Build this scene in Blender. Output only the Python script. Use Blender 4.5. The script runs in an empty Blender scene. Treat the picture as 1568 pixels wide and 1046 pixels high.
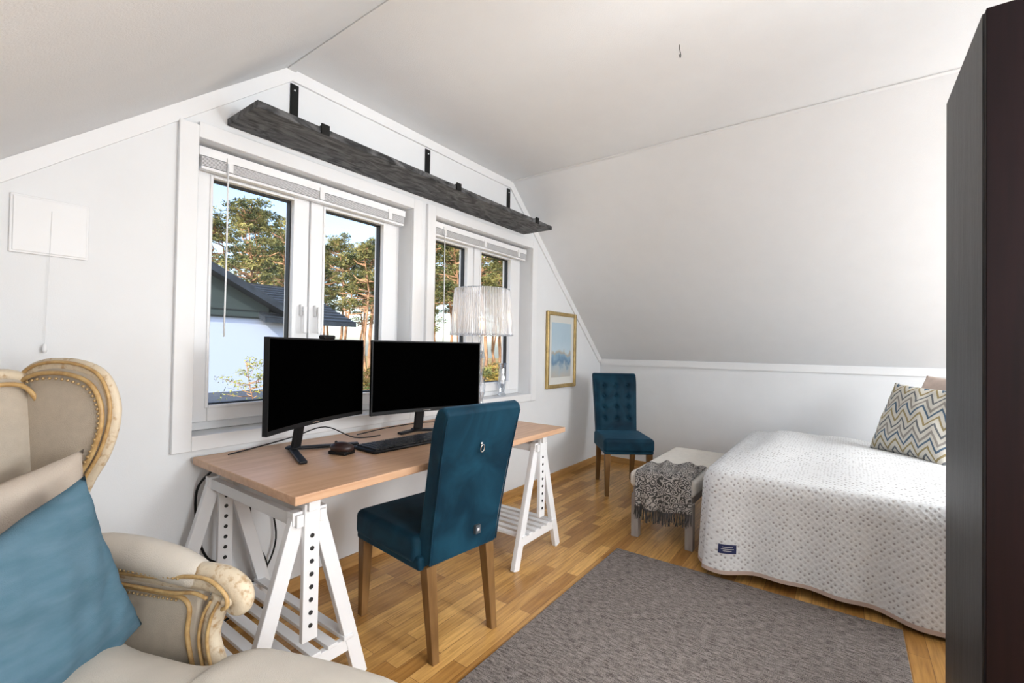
import bpy, bmesh, math, random
from mathutils import Vector, Matrix
random.seed(7)
S = bpy.context.scene
COL = S.collection

# ------------------------------------------------------------------ helpers
def link(o, parent=None):
    COL.objects.link(o)
    if parent is not None:
        o.parent = parent
    return o

def empty(name, loc=(0,0,0), rz=0.0, parent=None):
    o = bpy.data.objects.new(name, None)
    o.location = loc; o.rotation_euler = (0,0,rz); o.empty_display_size = .1
    return link(o, parent)

def mesh(name, verts, faces, mat=None, parent=None, smooth=False, uvs=None):
    me = bpy.data.meshes.new(name)
    me.from_pydata([tuple(v) for v in verts], [], faces)
    if uvs is not None:
        uvl = me.uv_layers.new(name="UVMap")
        for p in me.polygons:
            for li in p.loop_indices:
                uvl.data[li].uv = uvs(p, me.loops[li].vertex_index)
    bm = bmesh.new(); bm.from_mesh(me)
    bmesh.ops.recalc_face_normals(bm, faces=bm.faces)
    bm.to_mesh(me); bm.free()
    if mat is not None:
        for m in (mat if isinstance(mat,(list,tuple)) else [mat]):
            me.materials.append(m)
    if smooth:
        for p in me.polygons: p.use_smooth = True
    return link(bpy.data.objects.new(name, me), parent)

def bevel(o, w, seg=3, smooth=True):
    m = o.modifiers.new("bev", 'BEVEL'); m.width = w; m.segments = seg; m.limit_method='ANGLE'; m.angle_limit=math.radians(40)
    if smooth:
        for p in o.data.polygons: p.use_smooth = True
        w2 = o.modifiers.new("wn",'WEIGHTED_NORMAL'); w2.keep_sharp=False
    return o

BF = [(0,1,3,2),(4,6,7,5),(0,4,5,1),(2,3,7,6),(0,2,6,4),(1,5,7,3)]
def boxes(name, lst, mat, parent=None, bev=0, seg=2):
    V=[];F=[]
    for (x0,x1,y0,y1,z0,z1) in lst:
        b=len(V)
        for x in (x0,x1):
            for y in (y0,y1):
                for z in (z0,z1): V.append((x,y,z))
        F += [tuple(b+i for i in f) for f in BF]
    o = mesh(name,V,F,mat,parent)
    if bev: bevel(o,bev,seg)
    return o

def frame(name, x0,x1,z0,z1, gx0,gx1,gz0,gz1, y0,y1, mat, parent=None, bev=0):
    return boxes(name, [(x0,gx0,y0,y1,z0,z1),(gx1,x1,y0,y1,z0,z1),(gx0,gx1,y0,y1,z0,gz0),(gx0,gx1,y0,y1,gz1,z1)], mat, parent, bev)

def beams(name, lst, mat, parent=None, bev=0):
    """lst of (p1,p2,side_vector,w,t)"""
    V=[];F=[]
    for (p1,p2,side,w,t) in lst:
        p1=Vector(p1);p2=Vector(p2);d=(p2-p1).normalized();s=Vector(side);s=(s-d*s.dot(d)).normalized();n=d.cross(s)
        b=len(V)
        for p in (p1,p2):
            for a in (-w/2,w/2):
                for c in (-t/2,t/2): V.append(p+s*a+n*c)
        F += [tuple(b+i for i in f) for f in BF]
    o = mesh(name,V,F,mat,parent)
    if bev: bevel(o,bev,2)
    return o

def prism(name, pts, axis, a0, a1, mat, parent=None, bev=0, seg=3, taper=None):
    V=[]
    for a in (a0,a1):
        for (p,q) in pts:
            aa = a*(taper(p,q) if taper else 1)
            V.append({'x':(aa,p,q),'y':(p,aa,q),'z':(p,q,aa)}[axis])
    n=len(pts)
    F=[tuple(range(n)), tuple(range(n,2*n))]+[(i,(i+1)%n,n+(i+1)%n,n+i) for i in range(n)]
    o=mesh(name,V,F,mat,parent)
    if bev: bevel(o,bev,seg)
    return o

def lathe(name, prof, mat, parent=None, loc=(0,0,0), n=32, smooth=True, rib=None):
    V=[];F=[]
    for (r,z) in prof:
        for i in range(n):
            a=2*math.pi*i/n
            rr = r*(1+(rib*(1 if i%2 else -1) if rib else 0))
            V.append((loc[0]+rr*math.cos(a),loc[1]+rr*math.sin(a),loc[2]+z))
    for k in range(len(prof)-1):
        for i in range(n):
            j=(i+1)%n
            F.append((k*n+i,k*n+j,(k+1)*n+j,(k+1)*n+i))
    return mesh(name,V,F,mat,parent,smooth)

def smoothpath(pts, sub=6, closed=False):
    P=[Vector(p) for p in pts]; out=[]; n=len(P)
    rng = n if closed else n-1
    for i in range(rng):
        if closed: p0,p1,p2,p3=P[(i-1)%n],P[i],P[(i+1)%n],P[(i+2)%n]
        else: p0,p1,p2,p3=P[max(i-1,0)],P[i],P[i+1],P[min(i+2,n-1)]
        for k in range(sub):
            t=k/sub
            out.append(.5*((2*p1)+(p2-p0)*t+(2*p0-5*p1+4*p2-p3)*t*t+(3*p1-p0-3*p2+p3)*t**3))
    if not closed: out.append(P[-1])
    return out

def tube(name, pts, r, mat, parent=None, sub=6, n=10, radii=None, flat=1.0, closed=False):
    P=smoothpath(pts,sub,closed); V=[];F=[]; N=len(P)
    up=Vector((0,0,1))
    prev=None
    for i,p in enumerate(P):
        d=(P[min(i+1,N-1)]-P[max(i-1,0)]) if not closed else (P[(i+1)%N]-P[(i-1)%N])
        d.normalize()
        if prev is None:
            s=d.cross(up)
            if s.length<.1: s=d.cross(Vector((1,0,0)))
        else:
            s=prev-d*prev.dot(d)
        s.normalize(); prev=s; t=d.cross(s)
        if radii:
            f=i/(N-1)*(len(radii)-1); k=min(int(f),len(radii)-2); rr=radii[k]+(radii[k+1]-radii[k])*(f-k)
        else: rr=r
        for j in range(n):
            a=2*math.pi*j/n
            V.append(p+s*math.cos(a)*rr+t*math.sin(a)*rr*flat)
    for i in range(N if closed else N-1):
        for j in range(n):
            k=(j+1)%n; i2=(i+1)%N
            F.append((i*n+j,i*n+k,i2*n+k,i2*n+j))
    if not closed:
        F.append(tuple(range(n))); F.append(tuple((N-1)*n+j for j in range(n)))
    return mesh(name,V,F,mat,parent,True)

def balls(name, lst, mat, parent=None, seg=16):
    bm=bmesh.new()
    for loc,r,sc in lst:
        res=bmesh.ops.create_uvsphere(bm,u_segments=seg,v_segments=seg//2,radius=r)
        for v in res['verts']: v.co=Vector((v.co.x*sc[0]+loc[0],v.co.y*sc[1]+loc[1],v.co.z*sc[2]+loc[2]))
    me=bpy.data.meshes.new(name); bm.to_mesh(me); bm.free(); me.materials.append(mat)
    for p in me.polygons: p.use_smooth=True
    return link(bpy.data.objects.new(name,me),parent)
def ball(name, loc, r, mat, parent=None, sc=(1,1,1), seg=16):
    return balls(name,[(loc,r,sc)],mat,parent,seg)

def pillow(name, c, er, eu, w, h, t, mat, parent=None, seed=0, n=36, wr_amp=1.0):
    er=Vector(er).normalized(); eu=Vector(eu); eu=(eu-er*eu.dot(er)).normalized(); nn=er.cross(eu); c=Vector(c)
    rnd=random.Random(seed); ph=[rnd.uniform(0,6) for _ in range(6)]
    V=[];F=[];uv=[]
    for side in (1,-1):
        for i in range(n+1):
            for j in range(n+1):
                x=2*i/n-1;y=2*j/n-1
                f=max(0,(1-x*x)*(1-y*y))**.42
                wr=.007*math.sin(5*x+3*y+ph[0])*f+.006*math.sin(9*y-4*x+ph[1])*f+.003*math.sin(17*x+6*y+ph[2])*f
                wr+=.006*math.sin(22*(x+y)+3*math.sin(3*x))*f*max(0,abs(x)-.35)+.004*math.sin(14*(x-y)+ph[3])*f*max(0,abs(y)-.3)
                px=x*w/2*(1-.07*(1-y*y)*abs(x)**2); py=y*h/2*(1-.07*(1-x*x)*abs(y)**2)
                V.append(c+er*px+eu*py+nn*side*(t/2*f+wr*wr_amp)); uv.append(((x+1)/2*w,(y+1)/2*h))
    m=(n+1)**2
    for s in (0,1):
        for i in range(n):
            for j in range(n):
                a=s*m+i*(n+1)+j; F.append((a,a+1,a+n+2,a+n+1))
    o=mesh(name,V,F,mat,parent,True,uvs=lambda p,vi:uv[vi])
    bm=bmesh.new(); bm.from_mesh(o.data); bmesh.ops.remove_doubles(bm,verts=bm.verts,dist=.0005); bmesh.ops.recalc_face_normals(bm,faces=bm.faces); bm.to_mesh(o.data); bm.free()
    return o

# ------------------------------------------------------------------ materials
def nt(name):
    m=bpy.data.materials.new(name); m.use_nodes=True; t=m.node_tree; b=t.nodes["Principled BSDF"]; return m,t,b
def node(t,typ,**kw):
    n=t.nodes.new(typ)
    for k,v in kw.items(): setattr(n,k,v)
    return n
def M(name,col,rough=.5,metal=0,var=0,vscale=8,bump=0,bscale=150,sheen=0,spec=.5,stretch=(1,1,1),col2=None,detail=4,lo=.3,hi=.7,bdist=.003,dist=0):
    m,t,b=nt(name)
    b.inputs["Roughness"].default_value=rough; b.inputs["Metallic"].default_value=metal
    b.inputs["Specular IOR Level"].default_value=spec
    if sheen:
        b.inputs["Sheen Weight"].default_value=sheen; b.inputs["Sheen Roughness"].default_value=.4
        b.inputs["Sheen Tint"].default_value=(min(1,col[0]*3+.15),min(1,col[1]*3+.33),min(1,col[2]*3+.50),1)
    tc=node(t,"ShaderNodeTexCoord"); mp=node(t,"ShaderNodeMapping"); mp.inputs["Scale"].default_value=stretch
    t.links.new(tc.outputs["Object"],mp.inputs["Vector"])
    nz=node(t,"ShaderNodeTexNoise"); nz.inputs["Scale"].default_value=vscale; nz.inputs["Detail"].default_value=detail; nz.inputs["Distortion"].default_value=dist
    t.links.new(mp.outputs[0],nz.inputs["Vector"])
    rp=node(t,"ShaderNodeValToRGB"); rp.color_ramp.elements[0].position=lo; rp.color_ramp.elements[1].position=hi
    c2=col2 if col2 else tuple(min(1,c*(1+var)) for c in col); c1=col if col2 else tuple(c*(1-var) for c in col)
    rp.color_ramp.elements[0].color=(*c1,1); rp.color_ramp.elements[1].color=(*c2,1)
    t.links.new(nz.outputs["Fac"],rp.inputs[0]); t.links.new(rp.outputs[0],b.inputs["Base Color"])
    if bump:
        n2=node(t,"ShaderNodeTexNoise"); n2.inputs["Scale"].default_value=bscale; n2.inputs["Detail"].default_value=2
        t.links.new(mp.outputs[0],n2.inputs["Vector"])
        bp=node(t,"ShaderNodeBump"); bp.inputs["Strength"].default_value=bump; bp.inputs["Distance"].default_value=bdist
        t.links.new(n2.outputs["Fac"],bp.inputs["Height"]); t.links.new(bp.outputs[0],b.inputs["Normal"])
    return m

wallM=M("wall_paint",(.79,.80,.812),.7,var=.01,bump=.12,bscale=260,spec=.2)
ceilM=M("ceiling_paper",(.82,.829,.84),.8,var=.01,bump=.35,bscale=220,spec=.15)
trimM=M("trim_white",(.82,.822,.83),.4,var=.01,spec=.35)
pvcM=M("window_white",(.84,.842,.85),.35,var=.01,spec=.4)
gaskM=M("gasket_black",(.015,.015,.015),.6)
baseM=M("baseboard_oak",(.50,.28,.10),.4,var=.15,vscale=6,stretch=(1,1,8))
blackM=M("black_plastic",(.008,.008,.009),.45,var=.1,spec=.25)
scrM=M("screen_black",(.0005,.0005,.0005),.5,spec=.0)
ironM=M("black_iron",(.005,.005,.005),.5,spec=.25)
shelfM=M("ebony_wood",(.004,.004,.005),.6,col2=(.15,.15,.155),vscale=5.5,stretch=(1,2.6,2.6),bump=.4,bscale=30,detail=9,lo=.36,hi=.72,dist=2.2)
deskM=M("desk_beech",(.52,.30,.175),.38,col2=(.65,.415,.265),vscale=3,stretch=(1.2,14,14),detail=6)
legM=M("chair_leg_oak",(.13,.062,.018),.4,col2=(.23,.12,.042),vscale=5,stretch=(6,6,1))
velM=M("teal_velvet",(.0022,.019,.036),.6,col2=(.007,.047,.080),vscale=5,sheen=.20,spec=.15,bump=.1,bscale=400,lo=.38,hi=.66,dist=.8)
paintM=M("trestle_white",(.78,.78,.79),.4,var=.01)
linenM=M("beige_linen",(.50,.435,.355),.9,var=.05,vscale=40,bump=.4,bscale=500,spec=.1)
cushM=M("cushion_linen",(.58,.53,.465),.9,var=.04,vscale=12,bump=.35,bscale=420,spec=.1)
beigeP=M("beige_pillow_cloth",(.50,.425,.355),.9,var=.06,vscale=10,bump=.4,bscale=400,spec=.1)
blueP=M("blue_pillow_cloth",(.080,.160,.215),.85,col2=(.115,.20,.262),vscale=14,bump=.5,bscale=450,spec=.1,stretch=(1,1,3))
carvM=M("distressed_wood",(.40,.25,.12),.5,col2=(.64,.54,.40),vscale=60,bump=.5,bscale=90,detail=6,lo=.30,hi=.48)
giltM=M("gilded_wood",(.38,.22,.08),.4,col2=(.56,.38,.17),vscale=50,bump=.4,bscale=90)
nailM=M("aged_nails",(.42,.29,.14),.4,metal=.4)
cremeM=M("bench_fabric",(.66,.62,.56),.9,var=.04,vscale=30,bump=.3)
gwashM=M("greywash_wood",(.27,.24,.225),.6,col2=(.38,.35,.33),vscale=6,stretch=(6,6,1))
goldM=M("gold_frame",(.50,.36,.15),.35,metal=.6,var=.2,vscale=20)
matM=M("picture_mat",(.70,.70,.66),.8)
chromeM=M("chrome",(.7,.7,.7),.15,metal=1)
glassySil=M("lamp_silver",(.35,.35,.38),.15,metal=.9)
wardS=M("blackbrown_lit_side",(.013,.0125,.0135),.45,col2=(.050,.049,.051),vscale=6,stretch=(14,14,.6),bump=.3,bscale=30,detail=6,spec=.3)  # black-brown wood; grey from light on the side is put into the colour
wardD=M("blackbrown_door",(.0035,.0010,.0014),.55,col2=(.007,.002,.0025),vscale=6,stretch=(14,14,.6),spec=.10)
navyM=M("navy_label",(.015,.022,.09),.7)
whM=M("label_thread",(.6,.6,.62),.8)
tagM=M("tag_leather",(.06,.07,.08),.5)
hemM=M("quilt_hem",(.55,.42,.36),.85)
mattM=M("mattress",(.75,.74,.72),.9)
mouseM=M("mouse_brown",(.03,.014,.012),.35,var=.2)
pinkP=M("pink_pillow_cloth",(.64,.51,.44),.9,var=.06,vscale=30)
whiteP=M("white_pillow_cloth",(.76,.75,.73),.9)

def glass_mat(name,gl=.06,tint=(1,1,1),rough=.03):
    m=bpy.data.materials.new(name); m.use_nodes=True; t=m.node_tree; t.nodes.clear()
    o=node(t,"ShaderNodeOutputMaterial"); mx=node(t,"ShaderNodeMixShader"); tr=node(t,"ShaderNodeBsdfTransparent"); g=node(t,"ShaderNodeBsdfGlossy")
    tr.inputs[0].default_value=(*tint,1); g.inputs["Roughness"].default_value=rough; mx.inputs[0].default_value=gl
    t.links.new(tr.outputs[0],mx.inputs[1]); t.links.new(g.outputs[0],mx.inputs[2]); t.links.new(mx.outputs[0],o.inputs[0]); return m
glassM=glass_mat("window_glass",.006,rough=.5)
crysM=glass_mat("crystal_glass",.30,(.86,.89,.93))
def shade_mat():
    m=bpy.data.materials.new("ribbed_acrylic"); m.use_nodes=True; t=m.node_tree; t.nodes.clear()
    o=node(t,"ShaderNodeOutputMaterial"); mx=node(t,"ShaderNodeMixShader"); mx2=node(t,"ShaderNodeMixShader"); mx3=node(t,"ShaderNodeMixShader")
    tr=node(t,"ShaderNodeBsdfTransparent"); g=node(t,"ShaderNodeBsdfGlossy"); d=node(t,"ShaderNodeBsdfTranslucent"); df=node(t,"ShaderNodeBsdfDiffuse")
    tr.inputs[0].default_value=(.90,.91,.94,1); g.inputs["Roughness"].default_value=.2; d.inputs[0].default_value=(.85,.86,.9,1); df.inputs[0].default_value=(.75,.77,.80,1)
    mx.inputs[0].default_value=.15; mx3.inputs[0].default_value=.5
    tc=node(t,"ShaderNodeTexCoord"); sp=node(t,"ShaderNodeSeparateXYZ"); t.links.new(tc.outputs["Object"],sp.inputs[0])
    at=node(t,"ShaderNodeMath",operation='ARCTAN2'); t.links.new(sp.outputs[1],at.inputs[0]); t.links.new(sp.outputs[0],at.inputs[1])
    ml=node(t,"ShaderNodeMath",operation='MULTIPLY'); ml.inputs[1].default_value=60; t.links.new(at.outputs[0],ml.inputs[0])
    sn=node(t,"ShaderNodeMath",operation='SINE'); t.links.new(ml.outputs[0],sn.inputs[0])
    ma=node(t,"ShaderNodeMath",operation='MULTIPLY_ADD'); ma.inputs[1].default_value=.18; ma.inputs[2].default_value=.46; t.links.new(sn.outputs[0],ma.inputs[0])
    t.links.new(ma.outputs[0],mx2.inputs[0])
    t.links.new(tr.outputs[0],mx.inputs[1]); t.links.new(g.outputs[0],mx.inputs[2])
    t.links.new(d.outputs[0],mx3.inputs[1]); t.links.new(df.outputs[0],mx3.inputs[2])
    t.links.new(mx.outputs[0],mx2.inputs[1]); t.links.new(mx3.outputs[0],mx2.inputs[2]); t.links.new(mx2.outputs[0],o.inputs[0]); return m
shadeM=shade_mat()

def floor_mat():
    m,t,b=nt("oak_parquet"); b.inputs["Roughness"].default_value=.28; b.inputs["Specular IOR Level"].default_value=.4
    tc=node(t,"ShaderNodeTexCoord")
    br=node(t,"ShaderNodeTexBrick"); br.offset=.37; br.offset_frequency=2
    br.inputs["Scale"].default_value=1; br.inputs["Brick Width"].default_value=.44; br.inputs["Row Height"].default_value=.068
    br.inputs["Mortar Size"].default_value=.0009; br.inputs["Bias"].default_value=0
    br.inputs["Color1"].default_value=(.80,.47,.155,1); br.inputs["Color2"].default_value=(.44,.215,.055,1); br.inputs["Mortar"].default_value=(.20,.09,.03,1)
    t.links.new(tc.outputs["Object"],br.inputs["Vector"])
    mp=node(t,"ShaderNodeMapping"); mp.inputs["Scale"].default_value=(2.2,30,1); t.links.new(tc.outputs["Object"],mp.inputs[0])
    nz=node(t,"ShaderNodeTexNoise"); nz.inputs["Scale"].default_value=2.5; nz.inputs["Detail"].default_value=7; nz.inputs["Distortion"].default_value=.6
    t.links.new(mp.outputs[0],nz.inputs[0])
    rp=node(t,"ShaderNodeValToRGB"); rp.color_ramp.elements[0].position=.3; rp.color_ramp.elements[0].color=(.64,.58,.52,1); rp.color_ramp.elements[1].position=.65; rp.color_ramp.elements[1].color=(1.0,1.0,1.0,1)
    t.links.new(nz.outputs["Fac"],rp.inputs[0])
    mx=node(t,"ShaderNodeMix",data_type='RGBA',blend_type='MULTIPLY'); mx.inputs["Factor"].default_value=1
    t.links.new(br.outputs["Color"],mx.inputs[6]); t.links.new(rp.outputs[0],mx.inputs[7]); t.links.new(mx.outputs[2],b.inputs["Base Color"])
    return m
def rug_mat():
    m,t,b=nt("woven_rug"); b.inputs["Roughness"].default_value=.95; b.inputs["Specular IOR Level"].default_value=.05
    tc=node(t,"ShaderNodeTexCoord"); mp=node(t,"ShaderNodeMapping"); mp.inputs["Scale"].default_value=(120,28,1); t.links.new(tc.outputs["Object"],mp.inputs[0])
    nz=node(t,"ShaderNodeTexNoise"); nz.inputs["Scale"].default_value=1; nz.inputs["Detail"].default_value=5; t.links.new(mp.outputs[0],nz.inputs[0])
    n2=node(t,"ShaderNodeTexNoise"); n2.inputs["Scale"].default_value=260; t.links.new(tc.outputs["Object"],n2.inputs[0])
    ad=node(t,"ShaderNodeMath",operation='ADD'); t.links.new(nz.outputs["Fac"],ad.inputs[0]); t.links.new(n2.outputs["Fac"],ad.inputs[1])
    hf=node(t,"ShaderNodeMath",operation='MULTIPLY'); hf.inputs[1].default_value=.5; t.links.new(ad.outputs[0],hf.inputs[0])
    rp=node(t,"ShaderNodeValToRGB"); rp.color_ramp.elements[0].position=.38; rp.color_ramp.elements[0].color=(.072,.060,.054,1); rp.color_ramp.elements[1].position=.62; rp.color_ramp.elements[1].color=(.30,.262,.243,1)
    t.links.new(hf.outputs[0],rp.inputs[0]); t.links.new(rp.outputs[0],b.inputs["Base Color"])
    bp=node(t,"ShaderNodeBump"); bp.inputs["Strength"].default_value=.6; bp.inputs["Distance"].default_value=.004; t.links.new(hf.outputs[0],bp.inputs["Height"]); t.links.new(bp.outputs[0],b.inputs["Normal"])
    return m
def quilt_mat():
    m,t,b=nt("dotted_quilt"); b.inputs["Roughness"].default_value=.9; b.inputs["Specular IOR Level"].default_value=.1
    uv=node(t,"ShaderNodeUVMap"); mp=node(t,"ShaderNodeMapping"); mp.inputs["Rotation"].default_value=(0,0,math.radians(45)); t.links.new(uv.outputs[0],mp.inputs[0])
    vo=node(t,"ShaderNodeTexVoronoi"); vo.inputs["Scale"].default_value=46; vo.inputs["Randomness"].default_value=.3; t.links.new(mp.outputs[0],vo.inputs["Vector"])
    rp=node(t,"ShaderNodeValToRGB"); rp.color_ramp.elements[0].position=.11; rp.color_ramp.elements[0].color=(.40,.38,.375,1); rp.color_ramp.elements[1].position=.31; rp.color_ramp.elements[1].color=(.79,.795,.80,1)
    t.links.new(vo.outputs["Distance"],rp.inputs[0]); t.links.new(rp.outputs[0],b.inputs["Base Color"])
    bp=node(t,"ShaderNodeBump"); bp.inputs["Strength"].default_value=.6; bp.inputs["Distance"].default_value=.006; t.links.new(vo.outputs["Distance"],bp.inputs["Height"]); t.links.new(bp.outputs[0],b.inputs["Normal"])
    return m
def chevron_mat():
    m,t,b=nt("zigzag_cloth"); b.inputs["Roughness"].default_value=.9; b.inputs["Specular IOR Level"].default_value=.1
    uv=node(t,"ShaderNodeUVMap"); sp=node(t,"ShaderNodeSeparateXYZ"); t.links.new(uv.outputs[0],sp.inputs[0])
    pp=node(t,"ShaderNodeMath",operation='PINGPONG'); pp.inputs[1].default_value=.048; t.links.new(sp.outputs[0],pp.inputs[0])
    m1=node(t,"ShaderNodeMath",operation='MULTIPLY'); m1.inputs[1].default_value=1.5; t.links.new(pp.outputs[0],m1.inputs[0])
    ad=node(t,"ShaderNodeMath",operation='ADD'); t.links.new(m1.outputs[0],ad.inputs[0]); t.links.new(sp.outputs[1],ad.inputs[1])
    m2=node(t,"ShaderNodeMath",operation='MULTIPLY'); m2.inputs[1].default_value=5.2; t.links.new(ad.outputs[0],m2.inputs[0])
    fr=node(t,"ShaderNodeMath",operation='FRACT'); t.links.new(m2.outputs[0],fr.inputs[0])
    rp=node(t,"ShaderNodeValToRGB"); cr=rp.color_ramp; cr.interpolation='CONSTANT'
    cw=(.66,.63,.56)
    cols=[(0,cw),(.16,(.17,.18,.19)),(.25,cw),(.42,(.34,.27,.14)),(.51,cw),(.68,(.10,.155,.22)),(.77,cw),(.89,(.33,.30,.27))]
    cr.elements[0].position=0; cr.elements[0].color=(*cols[0][1],1); cr.elements[1].position=cols[1][0]; cr.elements[1].color=(*cols[1][1],1)
    for p,c in cols[2:]:
        e=cr.elements.new(p); e.color=(*c,1)
    t.links.new(fr.outputs[0],rp.inputs[0]); t.links.new(rp.outputs[0],b.inputs["Base Color"]); return m
def throw_mat():
    m,t,b=nt("patterned_throw"); b.inputs["Roughness"].default_value=.9
    tc=node(t,"ShaderNodeUVMap"); vo=node(t,"ShaderNodeTexVoronoi"); vo.inputs["Scale"].default_value=24; vo.inputs["Randomness"].default_value=.6; t.links.new(tc.outputs[0],vo.inputs["Vector"])
    nz=node(t,"ShaderNodeTexNoise"); nz.inputs["Scale"].default_value=48; nz.inputs["Detail"].default_value=2; t.links.new(tc.outputs[0],nz.inputs[0])
    ml=node(t,"ShaderNodeMath",operation='MULTIPLY'); ml.inputs[1].default_value=4.0; t.links.new(vo.outputs["Distance"],ml.inputs[0])
    m2=node(t,"ShaderNodeMath",operation='MULTIPLY_ADD'); m2.inputs[1].default_value=2.0; t.links.new(nz.outputs["Fac"],m2.inputs[0]); t.links.new(ml.outputs[0],m2.inputs[2])
    fr=node(t,"ShaderNodeMath",operation='FRACT'); t.links.new(m2.outputs[0],fr.inputs[0])
    rp=node(t,"ShaderNodeValToRGB"); rp.color_ramp.elements[0].position=.42; rp.color_ramp.elements[0].color=(.045,.042,.041,1); rp.color_ramp.elements[1].position=.62; rp.color_ramp.elements[1].color=(.38,.35,.325,1)
    t.links.new(fr.outputs[0],rp.inputs[0]); t.links.new(rp.outputs[0],b.inputs["Base Color"]); return m
def paint_mat():
    m,t,b=nt("watercolour"); b.inputs["Roughness"].default_value=.6
    tc=node(t,"ShaderNodeTexCoord"); sp=node(t,"ShaderNodeSeparateXYZ"); t.links.new(tc.outputs["Generated"],sp.inputs[0])
    nz=node(t,"ShaderNodeTexNoise"); nz.inputs["Scale"].default_value=4; nz.inputs["Detail"].default_value=6; t.links.new(tc.outputs["Generated"],nz.inputs[0])
    ml=node(t,"ShaderNodeMath",operation='MULTIPLY_ADD'); ml.inputs[1].default_value=.45; t.links.new(nz.outputs["Fac"],ml.inputs[0]); t.links.new(sp.outputs[2],ml.inputs[2])
    rp=node(t,"ShaderNodeValToRGB"); cr=rp.color_ramp
    cr.elements[0].position=.2; cr.elements[0].color=(.50,.47,.42,1); cr.elements[1].position=1; cr.elements[1].color=(.44,.57,.66,1)
    for p,c in [(.42,(.40,.47,.50)),(.50,(.14,.25,.38)),(.60,(.26,.40,.52)),(.66,(.45,.40,.32)),(.72,(.50,.62,.70))]:
        e=cr.elements.new(p); e.color=(*c,1)
    t.links.new(ml.outputs[0],rp.inputs[0]); t.links.new(rp.outputs[0],b.inputs["Base Color"]); return m
floorM=floor_mat(); rugM=rug_mat(); quiltM=quilt_mat(); chevM=chevron_mat(); throwM=throw_mat(); artM=paint_mat()

# ------------------------------------------------------------------ room shell
D=2.2; K=4.66; W=-.61; C=2.555; KH=1.11; XL=1.12; XR=2.96; YB=-3.2; YO=2.36
def ztop(x):
    if x<XL: return KH+(x-W)*(C-KH)/(XL-W)
    if x>XR: return KH+(K-x)*(C-KH)/(K-XR)
    return C
boxes("floor",[(W-.15,K+.15,YB-.15,YO,-.12,0)],floorM)
boxes("wall_east",[(K,K+.15,YB,YO,0,KH)],wallM)
boxes("wall_west",[(W-.15,W,YB,YO,0,KH)],wallM)
sec=[(W-.15,KH),(W,KH),(XL,C),(XR,C),(K,KH),(K+.15,KH),(K+.15,KH+.2),(XR,C+.2),(XL,C+.2),(W-.15,KH+.2)]
V=[(x,y,z) for y in (YB-.15,YO) for (x,z) in sec]; n=10
segs=[(0,1,9),(1,2,8,9),(2,3,7,8),(3,4,6,7),(4,5,6)]
F=[]
for s in segs: F.append(s); F.append(tuple(i+n for i in s))
F+=[(i,(i+1)%n,n+(i+1)%n,n+i) for i in range(n)]
mesh("ceiling",V,F,ceilM)
prism("wall_south",[(W,0),(K,0),(K,KH),(XR,C),(XL,C),(W,KH)],'y',YB-.15,YB,wallM)
OZ0,OZ1=.824,2.07
W1=(.75,1.92); W2=(2.11,3.26)
V=[];F=[]
def slab(x0,x1,zb,zt=None):
    b=len(V)
    for y in (D,YO):
        for (x,z) in ((x0,zb),(x1,zb),(x1,ztop(x1) if zt is None else zt),(x0,ztop(x0) if zt is None else zt)): V.append((x,y,z))
    F.extend([(b,b+1,b+2,b+3),(b+4,b+7,b+6,b+5),(b,b+4,b+5,b+1),(b+1,b+5,b+6,b+2),(b+2,b+6,b+7,b+3),(b+3,b+7,b+4,b)])
slab(W,W1[0],0); slab(W1[0],W1[1],0,OZ0); slab(W1[0],XL,OZ1); slab(XL,W1[1],OZ1); slab(W1[1],W2[0],0)
slab(W2[0],W2[1],0,OZ0); slab(W2[0],XR,OZ1); slab(XR,W2[1],OZ1); slab(W2[1],K,0)
mesh("wall_north",V,F,wallM)
boxes("baseboard_north",[(W,K,D-.014,D,0,.06)],baseM)
boxes("baseboard_east",[(K-.014,K,YB,D-.014,0,.06)],baseM)
G=[Vector((W,KH)),Vector((XL,C)),Vector((XR,C)),Vector((K,KH))]
wd=.058; inn=[]
for i,p in enumerate(G):
    def nr(a,b):
        d=(b-a).normalized(); return Vector((d.y,-d.x))
    if i==0: nn_=nr(G[0],G[1]); q=p+nn_*wd
    elif i==3: nn_=nr(G[2],G[3]); q=p+nn_*wd
    else:
        n1=nr(G[i-1],G[i]); n2=nr(G[i],G[i+1]); m_=(n1+n2).normalized(); q=p+m_*(wd/m_.dot(n1))
    inn.append(q)
V=[];F=[]
for y in (D-.014,D-.0005):
    for p in G: V.append((p.x,y,p.y-.001))
    for p in inn: V.append((p.x,y,p.y))
for i in range(3):
    F+=[(i,i+1,5+i,4+i),(8+i,12+i,13+i,9+i),(4+i,5+i,13+i,12+i),(i,8+i,9+i,i+1)]
F+=[(0,4,12,8),(3,11,15,7)]
mesh("trim_1",V,F,trimM)
boxes("trim_2",[(K-.014,K,YB,D-.014,KH-.065,KH-.004)],trimM)
beams("trim_3",[((XL+.014,YB,C-.007),(XL+.014,D-.015,C-.007),(1,0,0),.040,.010)],trimM)
beams("trim_4",[((XR-.012,YB,C-.004),(XR-.012,D-.015,C-.004),(1,0,0),.03,.006)],trimM)
ct=.022
boxes("trim_5",[(W1[0]-.07,W1[0],D-ct,D,OZ0-.062,2.12),(W1[0],W1[1],D-ct,D,OZ1,OZ1+.065),(W1[1],W1[1]+.07,D-ct,D,OZ0-.062,OZ1+.065),(W1[0],W1[1],D-ct,D,OZ0-.062,OZ0)],trimM,bev=.003)
boxes("trim_6",[(W2[0]-.07,W2[0],D-ct,D,OZ0-.062,OZ1+.065),(W2[0],W2[1],D-ct,D,OZ1,OZ1+.065),(W2[1],W2[1]+.07,D-ct,D,OZ0-.062,OZ1+.065),(W2[0],W2[1],D-ct,D,OZ0-.062,OZ0)],trimM,bev=.003)

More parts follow.
